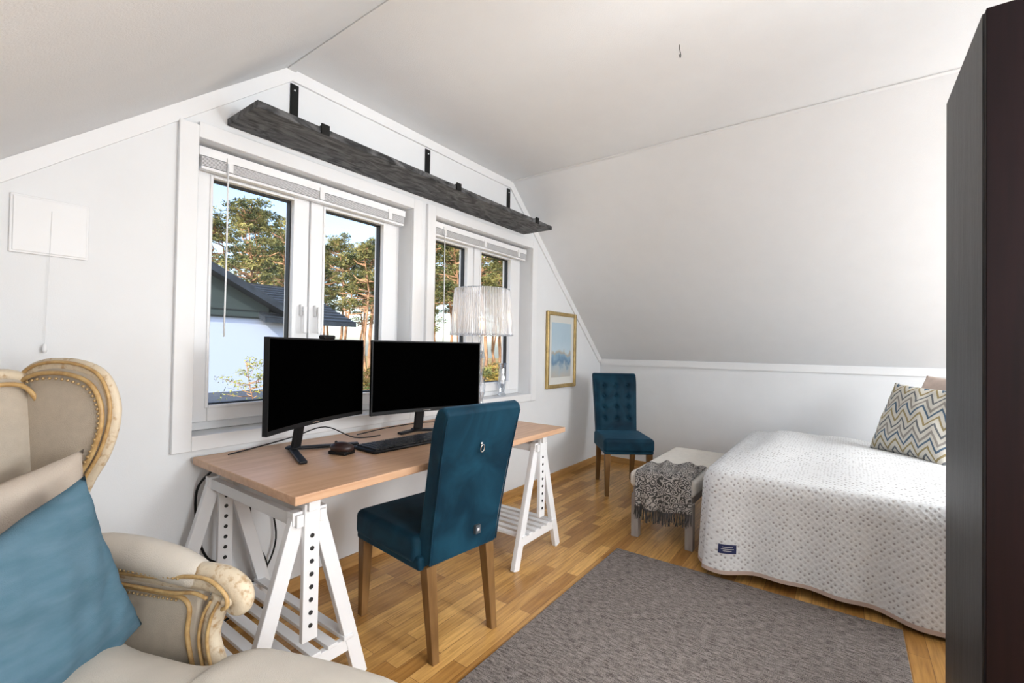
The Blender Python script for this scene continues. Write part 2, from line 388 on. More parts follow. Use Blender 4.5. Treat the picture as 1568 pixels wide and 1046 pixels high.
# ------------------------------------------------------------------ windows
def window(name,o,g1,g2,mid):
    e=empty(name,((o[0]+o[1])/2,2.33,OZ0)); ox,oy,oz=e.location
    x0,x1=o
    def L(b): return [(a-ox,b_-ox,c-oy,d-oy,f-oz,g-oz) for (a,b_,c,d,f,g) in b]
    def fr(nm,X0,X1,Z0,Z1,G0,G1,H0,H1,y0,y1,mt,bv=.004):
        boxes(nm,L([(X0,G0,y0,y1,Z0,Z1),(G1,X1,y0,y1,Z0,Z1),(G0,G1,y0,y1,Z0,H0),(G0,G1,y0,y1,H1,Z1)]),mt,e,bv)
    fr("outer_frame",x0+.001,x1-.001,OZ0+.001,OZ1-.001,x0+.04,x1-.04,OZ0+.04,OZ1-.04,2.315,2.385,pvcM)
    boxes("mullion",L([(mid-.025,mid+.025,2.315,2.385,OZ0+.04,OZ1-.04)]),pvcM,e,.003)
    gz0,gz1=.935,1.95
    for i,(s0,s1,g) in enumerate(((x0+.034,mid-.004,g1),(mid+.004,x1-.034,g2))):
        fr("sash_%d"%(i+1),s0,s1,.862,2.032,g[0],g[1],gz0,gz1,2.29,2.37,pvcM,.006)
        fr("bead_%d"%(i+1),g[0]-.012,g[1]+.012,gz0-.012,gz1+.012,g[0]+.001,g[1]-.001,gz0+.001,gz1-.001,2.283,2.295,pvcM,.003)
        fr("gasket_%d"%(i+1),g[0],g[1],gz0,gz1,g[0]+.007,g[1]-.007,gz0+.006,gz1-.007,2.315,2.345,gaskM,0)
        boxes("glass_%d"%(i+1),L([(g[0]+.001,g[1]-.001,2.325,2.329,gz0+.001,gz1-.001)]),glassM,e)
        hx=(s1-.035) if i==0 else (s0+.035)
        boxes("handle_%d"%(i+1),L([(hx-.012,hx+.012,2.268,2.29,1.36,1.42),(hx-.008,hx+.008,2.245,2.268,1.38,1.40),(hx-.009,hx+.009,2.243,2.255,1.27,1.41)]),pvcM,e,.004)
    bl=[(x0+.02,x1-.02,2.235,2.272,2.018,2.056)]
    for k in range(7): bl.append((x0+.03,x1-.03,2.236,2.271,1.978+k*.0055,1.9805+k*.0055))
    bl.append((x0+.03,x1-.03,2.238,2.269,1.962,1.974))
    for k in (.12,.5,.88):
        xx=x0+(x1-x0)*k; bl.append((xx-.012,xx+.012,2.228,2.236,1.975,2.035))
    boxes("blind",L(bl),pvcM,e)
    tube("blind_wand",[(x0+.13-ox,2.225-oy,2.01-oz),(x0+.13-ox,2.222-oy,1.6-oz),(x0+.128-ox,2.222-oy,1.24-oz)],.0035,pvcM,e,sub=2,n=6)
window("window_1",W1,(.845,1.215),(1.39,1.775),1.305)
window("window_2",W2,(2.205,2.54),(2.70,3.08),2.62)

# ------------------------------------------------------------------ wall shelf
e=empty("wall_shelf",(2.0,2.06,2.166))
boxes("board",[(-1.14,1.14,-.14,.138,0,.03)],shelfM,e,.003)
for i,x in enumerate((1.155,2.04,2.917)):
    x-=2.0
    boxes("bracket_%d"%(i+1),[(x-.02,x+.02,.132,.139,.03,.32),(x-.02,x+.02,-.146,.138,.0301,.036),(x-.02,x+.02,-.148,-.141,-.001,.045)],ironM,e)
    ball("screw_%d"%(i+1),(x,.131,.29),.006,chromeM,e)

# ------------------------------------------------------------------ wall hatch w/ pull cord, framed picture, hook
e=empty("wall_hatch",(.322,D,1.595))
boxes("plate",[(-.097,.097,-.008,0,-.097,.097)],trimM,e,.003)
boxes("cover",[(-.090,.090,-.012,-.008,-.090,.090)],trimM,e,.002)
tube("pull_cord",[(0,-.014,.055),(-.002,-.014,-.1),(-.008,-.014,-.40)],.0007,pvcM,e,n=6)
lathe("cord_knob",[(.001,0),(.005,-.004),(.007,-.02),(.005,-.030),(.001,-.031)],pvcM,e,loc=(-.008,-.014,-.395),n=14)
e=empty("framed_picture",(3.78,D,1.20))
pw,ph=.27,.355
frame("moulding",-pw,pw,-ph,ph,-pw+.035,pw-.035,-ph+.035,ph-.035,-.03,-.001,goldM,e,.008)
boxes("mat_board",[(-pw+.03,pw-.03,-.012,-.003,-ph+.03,ph-.03)],matM,e)
boxes("painting",[(-pw+.09,pw-.09,-.0135,-.0115,-ph+.10,ph-.10)],artM,e)
e=empty("ceiling_hook",(2.03,.60,C))
tube("hook",[(0,0,.003),(0,0,-.018),(.012,0,-.028),(.018,0,-.040),(.009,0,-.052),(-.006,0,-.046)],.0016,ironM,e,n=6)

# ------------------------------------------------------------------ desk
e=empty("trestle_desk",(1.585,1.765,0))
boxes("top",[(-.835,.835,-.40,.40,.712,.742)],deskM,e,.004)
def trestle(tag,cx):
    bl=[];ax=(0,1,0)
    parts=[]
    for y in (-.315,.33):
        for sx in (-1,1):
            parts.append(((cx+sx*.218,y,.0),(cx+sx*.032,y,.655),ax,.028,.05))
        parts.append(((cx-.20,y,.14),(cx+.20,y,.14),ax,.024,.045))
        bl.append((cx-.027,cx+.027,y-.032,y-.012,.24,.69))
        bl.append((cx-.06,cx+.06,y-.018,y+.018,.625,.668))
    beams("trestle_legs_"+tag,parts,paintM,e,.003)
    bl.append((cx-.02,cx+.02,-.36,.36,.668,.711))
    bl.append((cx-.052,cx-.028,-.345,.35,.62,.66)); bl.append((cx+.028,cx+.052,-.345,.35,.62,.66))
    for k in range(6):
        xx=cx-.155+k*.062; bl.append((xx-.018,xx+.018,-.335,.345,.163,.177))
    boxes("trestle_bars_"+tag,bl,paintM,e,.002)
    V=[];F=[]
    for y in (-.349,.296):
        for k in range(8):
            z=.29+k*.042
            b=len(V)
            for yy in (y,y+.004):
                for i in range(10):
                    a=i*math.pi/5; V.append((cx+.0075*math.cos(a),yy,z+.0075*math.sin(a)))
            F+= [tuple(range(b,b+10)),tuple(range(b+10,b+20))]+[(b+i,b+(i+1)%10,b+10+(i+1)%10,b+10+i) for i in range(10)]
    mesh("holes_"+tag,V,F,gaskM,e)
trestle("near",-.745); trestle("far",.67)
tube("cable_1",[(-.785,.315,.70),(-.815,.405,.6),(-.805,.41,.42),(-.765,.41,.3),(-.685,.40,.24),(-.745,.39,.16),(-.825,.39,.12),(-.685,.38,.05),(-.535,.36,.012)],.005,blackM,e)
tube("cable_2",[(-.565,.365,.70),(-.605,.40,.55),(-.585,.41,.35),(-.525,.40,.18),(-.605,.39,.07),(-.735,.38,.012),(-.83,.35,.012)],.005,blackM,e)
tube("cable_3",[(-.805,.41,.33),(-.725,.41,.2),(-.635,.40,.13),(-.535,.40,.17),(-.485,.40,.30),(-.505,.41,.5),(-.485,.39,.7)],.004,blackM,e)

# ------------------------------------------------------------------ monitors
def monitor(loc,d,cam=False,fx=.19,fy=-.09):
    d=Vector(d).normalized(); rz=math.atan2(d.y,d.x)
    e=empty("curved_monitor",loc,rz)
    w,z0,z1=.63,.125,.495; n=20
    def X(i): return -w/2+w*i/n
    def sag(x): return -.030*(x/(w/2))**2
    def shell(nm,inset,y0,y1,mt):
        V=[];F=[]
        for i in range(n+1):
            x=X(i)*(1-2*inset/w)
            for (y,z) in ((y0,z0+inset+(.012 if inset else 0)),(y1,z0+inset+(.012 if inset else 0)),(y1,z1-inset),(y0,z1-inset)): V.append((x,sag(x)+y,z))
        for i in range(n):
            for k in range(4): F.append((i*4+k,i*4+(k+1)%4,(i+1)*4+(k+1)%4,(i+1)*4+k))
        F+=[(0,1,2,3),tuple(n*4+k for k in range(4))]
        return mesh(nm,V,F,mt,e)
    shell("housing",0,0,.022,blackM); shell("screen",.007,-.0012,.002,scrM)
    boxes("back_bulge",[(-.17,.17,.02,.05,.2,.42)],blackM,e,.012)
    boxes("chin_logo",[(-.022,.022,-.0018,0,.131,.135)],chromeM,e)
    beams("neck",[((0,.10,.012),(0,.055,.27),(1,0,0),.05,.018)],blackM,e,.004)
    beams("foot",[((0,.12,.0095),(-fx,fy,.0075),(1,.2,0),.032,.012),((0,.12,.0095),(fx,fy,.0075),(1,-.2,0),.032,.012)],blackM,e,.004)
    ball("foot_hub",(0,.11,.014),.035,blackM,e,(1,1,.3))
    if cam:
        boxes("webcam",[(.03,.11,-.013,.02,.494,.512)],blackM,e,.006)
    return e
monitor((1.11,1.865,.7435),(.925,.38,0),True)
monitor((1.70,1.80,.7435),(.962,-.27,0),False,.12,.07)
e=empty("keyboard",(1.49,1.71,.743),math.radians(-3))
boxes("body",[(-.24,.24,-.085,.085,0,.014)],blackM,e,.005)
keyM=M("key_caps",(.02,.02,.022),.5,spec=.3)
ks=[]
for r in range(5):
    for c in range(18):
        x=-.225+c*.0245; y=-.075+r*.030
        if r==0 and 4<=c<=8: continue
        ks.append((x,x+.020,y,y+.024,.014,.020))
ks.append((-.127,-.009,-.075,-.051,.014,.020))
boxes("keys",ks,keyM,e)
e=empty("computer_mouse",(1.17,1.76,.743),.3)
ball("shell",(0,0,.026),.05,mouseM,e,(.75,1.15,.5)); boxes("sole",[(-.033,.033,-.045,.045,.0005,.016)],blackM,e,.004)
ball("wheel",(0,.03,.046),.008,gaskM,e,(.5,1,1),10)
e=empty("desk_cables",(1.2,2.0,.743))
tube("cable_1",[(-.35,.08,.005),(-.2,.14,.005),(-.05,.12,.03),(.1,.1,.06),(.2,.0,.006),(.32,-.05,.005)],.003,blackM,e,n=6)
tube("cable_2",[(.25,.05,.006),(.5,.1,.006),(.75,.08,.006),(.85,-.02,.006)],.003,blackM,e,n=6)

# ------------------------------------------------------------------ table lamp
e=empty("table_lamp",(2.225,1.87,.743))
lathe("base",[(.001,0),(.085,0),(.085,.008),(.05,.02),(.018,.035),(.014,.06)],glassySil,e)
lathe("stem",[(.014,.05),(.024,.09),(.012,.13),(.028,.19),(.03,.23),(.012,.29),(.022,.34),(.03,.40),(.014,.45),(.010,.50),(.010,.62),(.001,.621)],crysM,e,n=12,smooth=False)
lathe("stem_core",[(.006,.04),(.006,.64),(.001,.641)],glassySil,e,n=12)
lathe("shade",[(.198,.545),(.175,.835)],shadeM,e,n=176,smooth=False,rib=.012)
lathe("shade_rings",[(.195,.545),(.202,.545),(.202,.552),(.195,.552),(.195,.545)],crysM,e,n=60)
lathe("shade_top_ring",[(.172,.829),(.178,.829),(.178,.836),(.172,.836),(.172,.829)],crysM,e,n=60)
beams("shade_spider",[((-.17,0,.66),(.17,0,.66),(0,0,1),.004,.004),((0,-.17,.66),(0,.17,.66),(0,0,1),.004,.004)],chromeM,e)
bm_,t_,b_=nt("bulb_glow"); b_.inputs["Base Color"].default_value=(1,.9,.75,1); b_.inputs["Emission Color"].default_value=(1,.72,.42,1); b_.inputs["Emission Strength"].default_value=1.6
ball("bulb",(0,0,.61),.022,bm_,e,(1,1,1.3))
e=empty("crystal_vase",(2.93,2.243,OZ0+.0015))
lathe("body",[(.001,0),(.034,0),(.036,.01),(.022,.03),(.026,.06),(.034,.10),(.029,.16),(.025,.22),(.034,.25),(.038,.262),(.033,.262),(.023,.22),(.023,.1),(.001,.04)],crysM,e,n=14,smooth=False)

# ------------------------------------------------------------------ upholstered chairs
def dining_chair(loc,rz):
    e=empty("dining_chair",loc,rz)
    prof=[(-.245,.365),(-.262,.5),(-.30,.7),(-.342,.89),(-.362,.955),(-.356,.978),(-.33,.988),(-.30,.978),(-.282,.945),(-.262,.89),(-.222,.70),(-.18,.5),(-.165,.44),(-.165,.365)]
    prism("backrest",prof,'x',-.20,.20,velM,e,.014,4,taper=lambda y,z:.90+.12*(z-.36)/.6)
    boxes("seat",[(-.212,.212,-.19,.265,.36,.475)],velM,e,.03,5)
    boxes("seat_rail",[(-.205,.205,-.21,.255,.345,.40)],velM,e,.012,3)
    nx,nz=40,60; V=[];F=[]
    def yf(z):
        pts=[(.44,-.165),(.5,-.18),(.70,-.222),(.89,-.262),(.945,-.282),(.972,-.300)]
        for (a,ya),(b,yb) in zip(pts,pts[1:]):
            if z<=b: return ya+(yb-ya)*(z-a)/(b-a)
        return -.30
    btn=[(x,z) for r,z in enumerate((.58,.68,.78,.88)) for x in ((-.11,0,.11))]
    for i in range(nx+1):
        for k in range(nz+1):
            x=-1+2*i/nx; z=.46+(.965-.46)*k/nz; wx=.185*(.92+.1*(z-.36)/.6)
            edge=min(1,(1-abs(x))*5)*min(1,(k/nz)*6+.3)*min(1,(1-k/nz)*8)
            d=.022*math.sqrt(max(0,edge))
            for (bx,bz) in btn:
                r2=((x*wx-bx)**2+(z-bz)**2); d-=.020*math.exp(-r2/.0005)
            gx=min(abs(x*wx-b) for b in (-.11,0,.11)); 
            d-=.005*math.exp(-(gx/.007)**2)*(1 if .56<z<.9 else 0)
            V.append((x*wx,yf(z)-.004+d,z))
    for i in range(nx):
        for k in range(nz):
            a=i*(nz+1)+k; F.append((a,a+1,a+nz+2,a+nz+1))
    mesh("tufted_panel",V,F,velM,e,True)
    balls("buttons",[((bx,yf(bz)+.004,bz),.010,(1,.6,1)) for bx,bz in btn],velM,e,10)
    def leg(nm,x,y,xb,yb,top=.36):
        V=[]
        for (cx,cy,z,h) in ((x,y,top,.024),(xb,yb,0,.016)):
            for a,b in ((-1,-1),(1,-1),(1,1),(-1,1)): V.append((cx+a*h,cy+b*h,z))
        o=mesh(nm,V,[(0,1,2,3),(7,6,5,4),(0,4,5,1),(1,5,6,2),(2,6,7,3),(3,7,4,0)],legM,e); bevel(o,.003,2)
    leg("leg_1",-.175,.225,-.178,.235); leg("leg_2",.175,.225,.178,.235)
    leg("leg_3",-.158,-.205,-.158,-.25); leg("leg_4",.158,-.205,.158,-.25)
    for sx in (-1,1):
        tube("piping_%d"%(1 if sx<0 else 2),[(sx*.18*(1),-.243,.375),(sx*.184,-.262,.5),(sx*.190,-.300,.7),(sx*.197,-.342,.89),(sx*.198,-.358,.95)],.003,velM,e,n=6)
    yb=-.328
    tube("ring_pull",[(.0+.010*math.sin(a),yb-.009-.003*math.cos(a),.822+.015*math.cos(a)-.012) for a in [i*math.pi/4 for i in range(8)]],.0022,chromeM,e,closed=True,n=8)
    ball("ring_boss",(0,yb-.004,.828),.007,chromeM,e,(1,.6,1),12)
    boxes("tag",[(.035,.062,-.270,-.257,.44,.475)],tagM,e)
    boxes("tag_mark",[(.043,.054,-.2715,-.2695,.452,.463)],whM,e)
    return e
dining_chair((1.445,1.505,0),math.radians(-6))
dining_chair((3.84,1.60,0),math.radians(126.87))

# ------------------------------------------------------------------ rug
boxes("area_rug",[(.78,2.64,-.2,1.12,.001,.012)],rugM,bev=.004)

# ------------------------------------------------------------------ bed
e=empty("bed",(3.57,-.38,0))
hx,hy=.85,1.03
boxes("mattress",[(-hx+.04,hx-.04,-hy+.04,hy-.04,.25,.49)],mattM,e,.05,4)
boxes("base",[(-hx+.06,hx-.06,-hy+.06,hy-.06,.08,.25)],gwashM,e,.01)
boxes("feet",[(sx*.7-.03,sx*.7+.03,sy*.85-.03,sy*.85+.03,0,.09) for sx in (-1,1) for sy in (-1,1)],gwashM,e)
NP=400; RC=.10
def rrect(hx,hy,r,t):
    segs=[2*(hy-r),math.pi*r/2,2*(hx-r),math.pi*r/2]*2; tot=sum(segs); s=(t%1)*tot
    cs=[((-hx,-hy+r),(0,1),(-1,0)),None,((-hx+r,hy),(1,0),(0,1)),None,((hx,hy-r),(0,-1),(1,0)),None,((hx-r,-hy),(-1,0),(0,-1)),None]
    cc=[None,((-hx+r,hy-r),math.pi),None,((hx-r,hy-r),math.pi/2),None,((hx-r,-hy+r),0),None,((-hx+r,-hy+r),-math.pi/2)]
    for i,L_ in enumerate(segs):
        if s<=L_ or i==7:
            if i%2==0:
                p,d,n_=cs[i]; return (p[0]+d[0]*s,p[1]+d[1]*s,n_[0],n_[1])
            c,a0=cc[i]; a=a0-s/r; return (c[0]+r*math.cos(a),c[1]+r*math.sin(a),math.cos(a),math.sin(a))
        s-=L_
per=4*(hx-.01-RC)+4*(hy-.01-RC)+2*math.pi*RC
def quilt_pt(t,lv):
    px,py,nx,ny=rrect(hx-.01,hy-.01,RC,t); s=t*per
    foot=1 if ny<.5 else .35
    w=(.026*math.sin(s*7.5+.6)+.018*math.sin(s*13+2)+.014*math.sin(s*25))*lv**1.0*foot
    out=.028*(1-(1-min(1,lv*6))**2)+.020*lv*foot+w
    corner=math.exp(-((px+hx)**2+(py-hy)**2)/.05)
    out+=.02*corner*lv
    z=.545-lv*.51
    return (px+nx*out,py+ny*out,max(.022,z+.014*math.sin(s*5)*lv))
V=[];uvv=[]
def topz(x,y):
    z=.018*math.sin(2.3*x+1.2*y+1)+.012*math.sin(5*y-2*x)+.008*math.sin(9*x+4*y)+.006*math.sin(13*y+3)
    z+=.035*math.exp(-((x-.2)**2/.5+(y-.75)**2/.03))
    return z
LV=26; TP=20
for k in range(LV,-1,-1):
    lv=k/LV
    for i in range(NP):
        t=i/NP; x,y,z=quilt_pt(t,lv)
        if k==0: z=.545
        V.append((x,y,z)); uvv.append((t*per,z))
for k in range(1,TP+1):
    f=1-k/TP
    for i in range(NP):
        t=i/NP; x,y,z=quilt_pt(t,0)
        rise=.022*(1-f**6); X_,Y_=x*f,y*f
        V.append((X_,Y_,.545+rise+topz(X_,Y_)*min(1,(1-f)*5))); uvv.append((X_,Y_))
F=[];rows=LV+1+TP
for k in range(rows-1):
    for i in range(NP):
        j=(i+1)%NP; F.append((k*NP+i,k*NP+j,(k+1)*NP+j,(k+1)*NP+i))
def quv(p,vi):
    row=min(vv//NP for vv in p.vertices)
    x,y,z=V[vi]
    if row>=LV: return (x,y)
    c=[vv%NP for vv in p.vertices]; i=vi%NP
    tt=i/NP
    if max(c)==NP-1 and min(c)==0 and i==0: tt=1
    return (tt*per,z)
q=mesh("quilt",V,F,[quiltM,hemM],e,True,uvs=quv)
for p in q.data.polygons:
    if min(p.vertices)//NP<1: p.material_index=1
def near_t(y): return (y+(hy-.01)-RC)/per
def patch(name,y0,y1,l0,l1,off,mat):
    V=[];F=[];na,nb=10,4
    for a in range(na+1):
        for b in range(nb+1):
            x,y,z=quilt_pt(near_t(y0+(y1-y0)*a/na),l0+(l1-l0)*b/nb); V.append((x-off,y,z))
    for a in range(na):
        for b in range(nb):
            k=a*(nb+1)+b; F.append((k,k+1,k+nb+2,k+nb+1))
    mesh(name,V,F,mat,e)
patch("quilt_label",.845,.925,.70,.79,.007,navyM)
patch("label_text_1",.86,.91,.722,.728,.009,whM); patch("label_text_2",.855,.915,.742,.747,.009,whM); patch("label_text_3",.865,.905,.76,.765,.009,whM)
pillow("bed_pillow_1",(.2,-.80,.66),(1,.1,0),(0,1,.25),.6,.5,.16,whiteP,e,seed=5)
pillow("throw_pillow",(3.80,-.36,.79),(-.7,-.7,-.03),(.25,-.30,.92),.48,.48,.15,chevM,seed=1)
pillow("throw_pillow",(4.04,-.54,.84),(-.72,-.68,0),(.28,-.34,.9),.50,.50,.14,pinkP,seed=2)

# ------------------------------------------------------------------ bench with throw
BX,BY=3.37,.94
e=empty("bench",(BX,BY,0))
boxes("cushion",[(-.49,.49,-.205,.205,.32,.425)],cremeM,e,.03,5)
boxes("apron",[(-.47,.47,-.185,.185,.27,.33)],gwashM,e,.004)
boxes("legs",[(sx*.455-.024,sx*.455+.024,sy*.170-.024,sy*.170+.024,0,.28) for sx in (-1,1) for sy in (-1,1)],gwashM,e,.004)
nu,nv=64,44; V=[];F=[];uvv=[]
for k in range(nu+1):
    s=k/nu*.56
    if s<.30: x,z=3.19-s,.433
    elif s<.36:
        a=(s-.30)/.06*math.pi/2; x,z=2.89-.026*math.sin(a)-.0,.433-.028*(1-math.cos(a))
    else: x,z=2.862,.405-(s-.36)*.85
    for j in range(nv+1):
        v=j/nv; y=.75+v*.345
        f=max(0,(s-.33)/.3)
        xx=x-.022*abs(math.sin(v*9+.4+s*2))*min(1,f*2.5)-.010*f; yy=y+.03*f*math.sin(v*3)-.015*f; zz=z+.006*math.sin(v*20+s*15)*(1 if s<.3 else 0)+.006-.04*f*math.sin(v*2.5)
        zz+=.020*max(0,1-abs(v-.3)/.12)*(1 if s<.3 else .3)+.014*max(0,1-abs(v-.72+s*.4)/.1)*(1 if s<.3 else .2)
        if s<.28: xx+=.06*math.sin(v*3+1)*(1-s/.28)
        V.append((xx-BX,yy-BY,zz)); uvv.append((s,y))
for k in range(nu):
    for j in range(nv):
        a=k*(nv+1)+j; F.append((a,a+1,a+nv+2,a+nv+1))
te=empty("fringed_throw",(BX,BY,0))
o=mesh("cloth",V,F,throwM,te,True,uvs=lambda p,vi:uvv[vi]); sm=o.modifiers.new("s",'SOLIDIFY'); sm.thickness=.004
fr=[]
last=V[-(nv+1):]
frM=M("fringe_dark",(.05,.046,.045),.9,var=.3)
rr=random.Random(3)
for j in range(80):
    f=j/79*nv; k=min(int(f),nv-1); a=Vector(last[k]).lerp(Vector(last[k+1]),f-k)
    fr.append((a,a+Vector((rr.uniform(-.010,.006),rr.uniform(-.012,.012),-.055-rr.uniform(0,.03))),(0,1,0),.0035,.003))
beams("fringe",fr,frM,te)

# ------------------------------------------------------------------ wardrobe
e=empty("wardrobe",(1.93,-.80,0))
boxes("carcass",[(-.263,.27,.50,.52,0,2.10),(-.263,.27,-.52,-.50,0,2.10),(-.263,.27,-.5,.5,2.08,2.10),(-.263,.27,-.5,.5,.0,.06),(.255,.27,-.5,.5,.06,2.08),(-.26,.25,-.01,.01,.06,2.08)],wardS,e,.0015)
boxes("doors",[(-.290,-.268,.003,.517,.03,2.098),(-.290,-.268,-.517,-.003,.03,2.098)],wardD,e,.002)
boxes("handles",[(-.315,-.305,.03,.042,.95,1.25),(-.306,-.29,.03,.042,.96,.97),(-.306,-.29,.03,.042,1.23,1.24),(-.315,-.305,-.042,-.03,.95,1.25),(-.306,-.29,-.042,-.03,.96,.97),(-.306,-.29,-.042,-.03,1.23,1.24)],chromeM,e)

# ------------------------------------------------------------------ wing armchair
Fv=Vector((.40,-.917)); th=math.atan2(-Fv.x,Fv.y)
e=empty("wing_armchair",(.102,1.238,0),th)
def seatshape(pts,z0,z1,name,mat,par,r=.04,puff=.03):
    P=smoothpath([(a,b,0) for a,b in pts],6,True); n=len(P); c=sum(P,Vector())/n
    prof=[]
    for k in range(9):
        a=-math.pi/2+math.pi*k/8; prof.append((-r+r*math.cos(a)*1.0,(z0+z1)/2+((z1-z0)/2)*math.sin(a)))
    def droop(y,z): return z-.045*max(0,(y-.22)/.45)*(z-z0)/(z1-z0)
    V=[];F=[]
    for off,z in prof:
        for p in P:
            d=(p-c); L_=d.length; q=c+d*(1+off/L_); V.append((q.x,q.y,droop(q.y,z)))
    k0=len(prof)
    for k in range(1,13):
        f=1-k/13
        for p in P:
            d=(p-c); L_=d.length; q=c+d*(1-r/L_)*f
            wr=.004*math.sin(q.x*17+q.y*9)+.004*math.sin(q.y*23-q.x*8)
            V.append((q.x,q.y,droop(q.y,z1+puff*(1-f**3)+wr*(1-f))))
    R_=k0+12
    for k in range(R_-1):
        for i in range(n):
            j=(i+1)%n; F.append((k*n+i,k*n+j,(k+1)*n+j,(k+1)*n+i))
    F.append(tuple(range(n))); F.append(tuple((R_-1)*n+i for i in range(n)))
    return mesh(name,V,F,mat,par,True),P
T=[(-.30,-.34),(.30,-.34),(.305,0),(.31,.19),(.36,.225),(.41,.30),(.42,.56),(.385,.66),(.2,.70),(0,.705),(-.2,.70),(-.385,.66),(-.42,.56),(-.41,.30),(-.36,.225),(-.31,.19),(-.305,0)]
_,PT=seatshape(T,.305,.495,"seat_cushion",cushM,e,.065,.040)
prism("seat_frame",[(-.34,-.42),(.34,-.42),(.35,.22),(.37,.52),(.3,.55),(-.3,.55),(-.37,.52),(-.35,.22)],'z',.20,.302,linenM,e,.015)
tube("front_rail",[(-.37,.54,.22),(-.2,.565,.20),(0,.57,.22),(.2,.565,.20),(.37,.54,.22)],.022,carvM,e)
for i,(x,y,s) in enumerate(((-.33,.50,1),(.33,.50,1),(-.30,-.38,-1),(.30,-.38,-1))):
    tube("leg_%d"%(i+1),[(x,y,.22),(x*1.05,y+.02*s,.15),(x*1.0,y+.0,.07),(x*1.06,y+.03*s,.018)],.02,carvM,e,radii=[.034,.03,.018,.022])
def padpanel(name,outline,origin,eu,ev,en,th_,mat,par):
    P=smoothpath([(a,b,0) for a,b in outline],5,True); n=len(P); c=sum(P,Vector())/n
    eu=Vector(eu);ev=Vector(ev);en=Vector(en);o_=Vector(origin); V=[];F=[]
    prof=[(0.0,-1),(.5,-1),(1,-1),(1,0),(.97,.45),(.85,.8),(.6,1),(.3,1.08),(0.001,1.1)]
    for f,h in prof:
        for p in P:
            q=c+(p-c)*max(f,.001); V.append(o_+eu*q.x+ev*q.y+en*(h*th_/2))
    for k in range(len(prof)-1):
        for i in range(n):
            j=(i+1)%n; F.append((k*n+i,k*n+j,(k+1)*n+j,(k+1)*n+i))
    return mesh(name,V,F,mat,par,True)
bo_=[(-.33,.42),(-.345,.8),(-.345,1.05),(-.30,1.118),(-.18,1.12),(0,1.15),(.18,1.12),(.30,1.118),(.345,1.05),(.345,.8),(.33,.42),(0,.40)]
lean=Vector((0,-.10,.995))
padpanel("back_panel",[(a,b-.4) for a,b in bo_],(0,-.375,.40),(1,0,0),lean,(0,.995,.1),.09,linenM,e)
tube("back_crest",[(a,-.375-.10*(b-.4)-.0,.40+.995*(b-.4)) for a,b in bo_[1:10]],.017,carvM,e,flat=1.4)
tube("back_crest_gilt",[(a*.95,-.325-.10*(b-.42),.38+.995*(b-.4)) for a,b in bo_[2:9]],.006,giltM,e,n=8)
